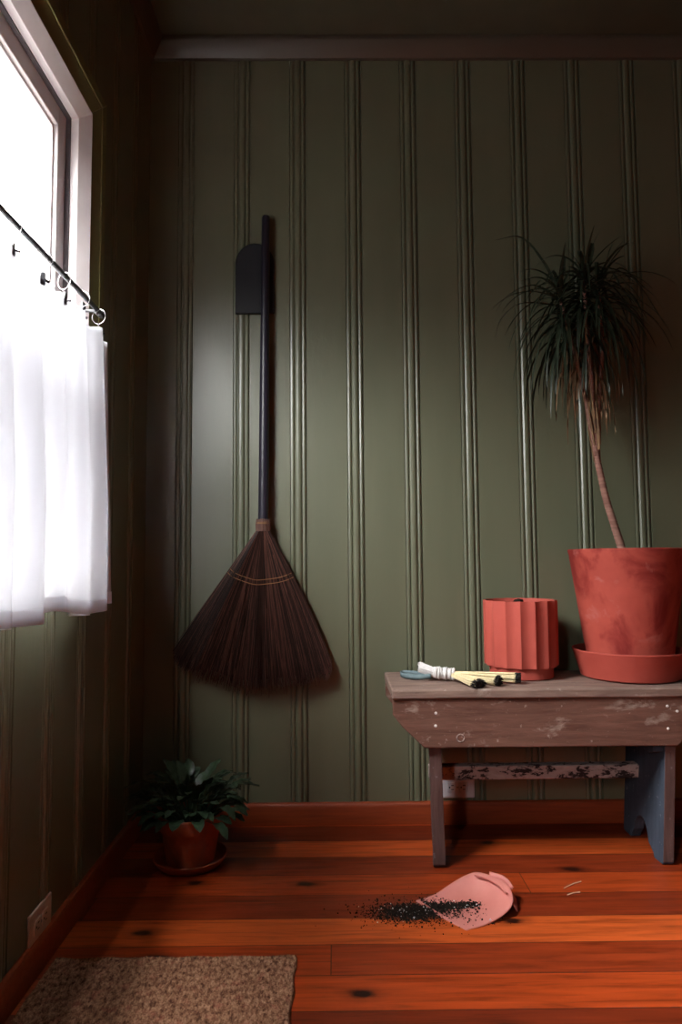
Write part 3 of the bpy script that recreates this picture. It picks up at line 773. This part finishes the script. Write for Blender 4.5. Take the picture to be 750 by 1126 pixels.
sp = MB(); rg = random.Random(11)
OCT = [(0, 2, 4), (2, 1, 4), (1, 3, 4), (3, 0, 4), (2, 0, 5), (1, 2, 5), (3, 1, 5), (0, 3, 5)]
def grain(mb, p, r, mi):
    a = [r*rg.uniform(.6, 1.3) for _ in range(3)]
    rt = Matrix.Rotation(rg.uniform(0, PI), 3, 'Z') @ Matrix.Rotation(rg.uniform(0, PI), 3, 'X')
    vs = [Vector(p)+rt @ Vector(v) for v in ((a[0], 0, 0), (-a[0], 0, 0), (0, a[1], 0), (0, -a[1], 0), (0, 0, a[2]), (0, 0, -a[2]))]
    mb.add(vs, OCT, mi)
en = Vector((PA.y-PBc.y, -(PA.x-PBc.x), 0)).normalized()
if en.x < 0: en = -en
def ground(x, y):
    d = (Vector((x, y, 0))-PA).dot(en)
    if d < 0: return 0
    dx, dy = x-cen.x, y-cen.y; s = math.hypot(dx, dy)/.12
    return .0045+.012*max(0, s-.5)**2 
for k in range(6500):
    t = rg.random()
    if t < .60: x = rg.gauss(.842, .052); y = rg.gauss(-.592, .024)
    elif t < .93: u = rg.random()**1.2; x = .885+.165*u+rg.gauss(0, .006); y = -.580+.022*u+rg.gauss(0, .013*(1-.5*u))
    else: x = rg.gauss(.90, .10); y = rg.gauss(-.59, .045)
    if (Vector((x, y, 0))-PA).dot(en) > .175: continue
    g = ground(x, y); r = abs(rg.gauss(.0004, .0011))+.0005
    dens = math.exp(-((x-.845)/.05)**2-((y+.592)/.025)**2)
    z = g+r*.6+rg.random()*.006*dens
    grain(sp, (x, y, z), r, 1 if rg.random() < .022 and r > .0009 else 0)
so = sp.build('spilled_soil', [M['soil'], M['perlite']], smooth=False)
tag(so, 'dark potting soil with white flecks spilled on the floor and dustpan', 'soil', None, 'stuff')

# ------------------------------------------------------------------ small potted plant in the corner
SP = (.224, -.288)
ss = MB().lathe([(0, 0), (.088, 0), (.094, .003), (.108, .022), (.109, .026), (.105, .027), (.090, .009), (0, .008)], (SP[0], SP[1], 0), 64).build('plant_saucer', M['oldterra'], angle=30)
tag(ss, 'small brown terracotta saucer on the floor in the dark corner', 'saucer')
pp = thing('potted_houseplant', (SP[0], SP[1], .009), 'bushy dark-leaved plant in a small terracotta pot in the corner', 'potted plant')
MB().lathe([(0, 0), (.066, 0), (.070, .003), (.086, .098), (.0935, .099), (.0945, .102), (.097, .136), (.0955, .139), (.089, .139), (.086, .132), (.078, .09), (.06, .012), (0, .012)], (SP[0], SP[1], .009), 72).build('pot', M['oldterra'], pp, angle=30)
MB().lathe([(.085, 0), (.05, .004), (0, .006)], (SP[0], SP[1], .131), 32).build('soil', M['soil'], pp)
lf = MB(); stm = MB(); rl = random.Random(21)
def leaf(mb, base, d, L, w, droop):
    d = Vector(d).normalized(); sd = d.cross(Vector((0, 0, 1))).normalized(); p = Vector(base); pts = []; n = 9
    for i in range(n):
        pts.append(p.copy()); p = p+d*(L/(n-1)); d = (d+Vector((0, 0, -droop))).normalized()
    for i, q in enumerate(pts):
        q.x = max(q.x, .022); q.y = min(q.y, -.012)
    vs = []; rw_ = (-1, -.55, 0, .55, 1)
    for i, q in enumerate(pts):
        t = i/(n-1); ww = w*math.sin(PI*min(1, t*.93+.05))**.75*(1-.25*t); T = (pts[min(i+1, n-1)]-pts[max(i-1, 0)]).normalized()
        s2 = (sd-T*sd.dot(T)).normalized(); up = s2.cross(T)
        for r in rw_: vs.append(q+s2*ww*r+up*(abs(r)*ww*.28+.0022*math.sin(i*2.2+abs(r)*3)))
    k = 5; mb.add(vs, [(i*k+j, i*k+j+1, (i+1)*k+j+1, (i+1)*k+j) for i in range(n-1) for j in range(k-1)])
for k in range(110):
    a = k*2.399; u = k/110; el = 1.25-1.25*u+rl.uniform(-.15, .15); r0_ = .02+.05*u
    base = Vector((SP[0]+r0_*math.cos(a), SP[1]+r0_*math.sin(a), .133))
    dd = Vector((math.cos(a)*math.cos(el), math.sin(a)*math.cos(el)*.8, math.sin(el)+.25)).normalized()
    Ls = rl.uniform(.04, .11)*(1 if u < .7 else .8); mid = base+dd*Ls
    mid.x = max(mid.x, .03); mid.y = min(mid.y, -.03)
    stm.tube([base, base.lerp(mid, .5)+Vector((0, 0, .006)), mid], [.0022, .0019, .0015], 5)
    leaf(lf, mid, (dd.x, dd.y, dd.z*.5), rl.uniform(.045, .080), rl.uniform(.014, .022), rl.uniform(.05, .2))
leaf(lf, (.345, -.27, .215), (1, .1, .15), .080, .014, .06); stm.tube([(.27, -.28, .135), (.31, -.275, .19), (.345, -.27, .215)], .002, 5)
leaf(lf, (.095, -.27, .225), (-1, -.1, .1), .075, .015, .08); stm.tube([(.18, -.28, .135), (.13, -.275, .20), (.095, -.27, .225)], .002, 5)
lf.build('foliage', M['pothos'], pp, angle=180); stm.build('stems', M['pothos'], pp)

# ------------------------------------------------------------------ rug
vs = []; fs = []; rx0, rx1, ry0, ry1 = .026, .566, -1.75, -.782; nx, ny = 216, 330
for i in range(nx+1):
    for j in range(ny+1):
        x = rx0+(rx1-rx0)*i/nx; y = ry0+(ry1-ry0)*j/ny
        ed = min(i, nx-i, j, ny-j)
        h = .0075+.0022*math.sin(i*2.05+.9*math.sin(j*.9))*math.sin(j*1.35)+.0028*noise.noise(Vector((x*120, y*80, 0)))
        if ed == 0: h = .0005
        elif ed == 1: h *= .8
        wv = .0022*math.sin(x*62+y*57)+.0016*noise.noise(Vector((x*40, y*40, 3)))
        ex = (x-(rx0+rx1)/2)/(rx1-rx0)*2; 
        vs.append((max(.0175, x+(wv if i > nx/2 else wv*.5)*abs(ex)**6), y+(wv if ny-j < 8 else 0), h))
for i in range(nx):
    for j in range(ny):
        a = i*(ny+1)+j; fs.append((a, a+1, a+ny+2, a+ny+1))
rg_ = MB().add(vs, fs).build('rug', M['rug'], angle=180)
tag(rg_, 'tan woven rug on the floor under the window', 'rug')

# ------------------------------------------------------------------ straw bits on the floor
for (x0, y0), (x1, y1), lb in (((1.265, -.475), (1.325, -.437), 'longer pale straw bit on the floor between dustpan and right bench leg'),
                              ((1.262, -.512), (1.300, -.498), 'shorter pale straw bit on the floor, nearer the camera')):
    a = Vector((x0, y0, .0016)); b = Vector((x1, y1, .0016)); mdl = (a+b)/2+Vector((0, .002, .0006))
    o = MB().tube(catmull([a, mdl, b], 5), .0014, 6).build('straw', M['straw']); tag(o, lb, 'straw', 'straw bits on the floor')
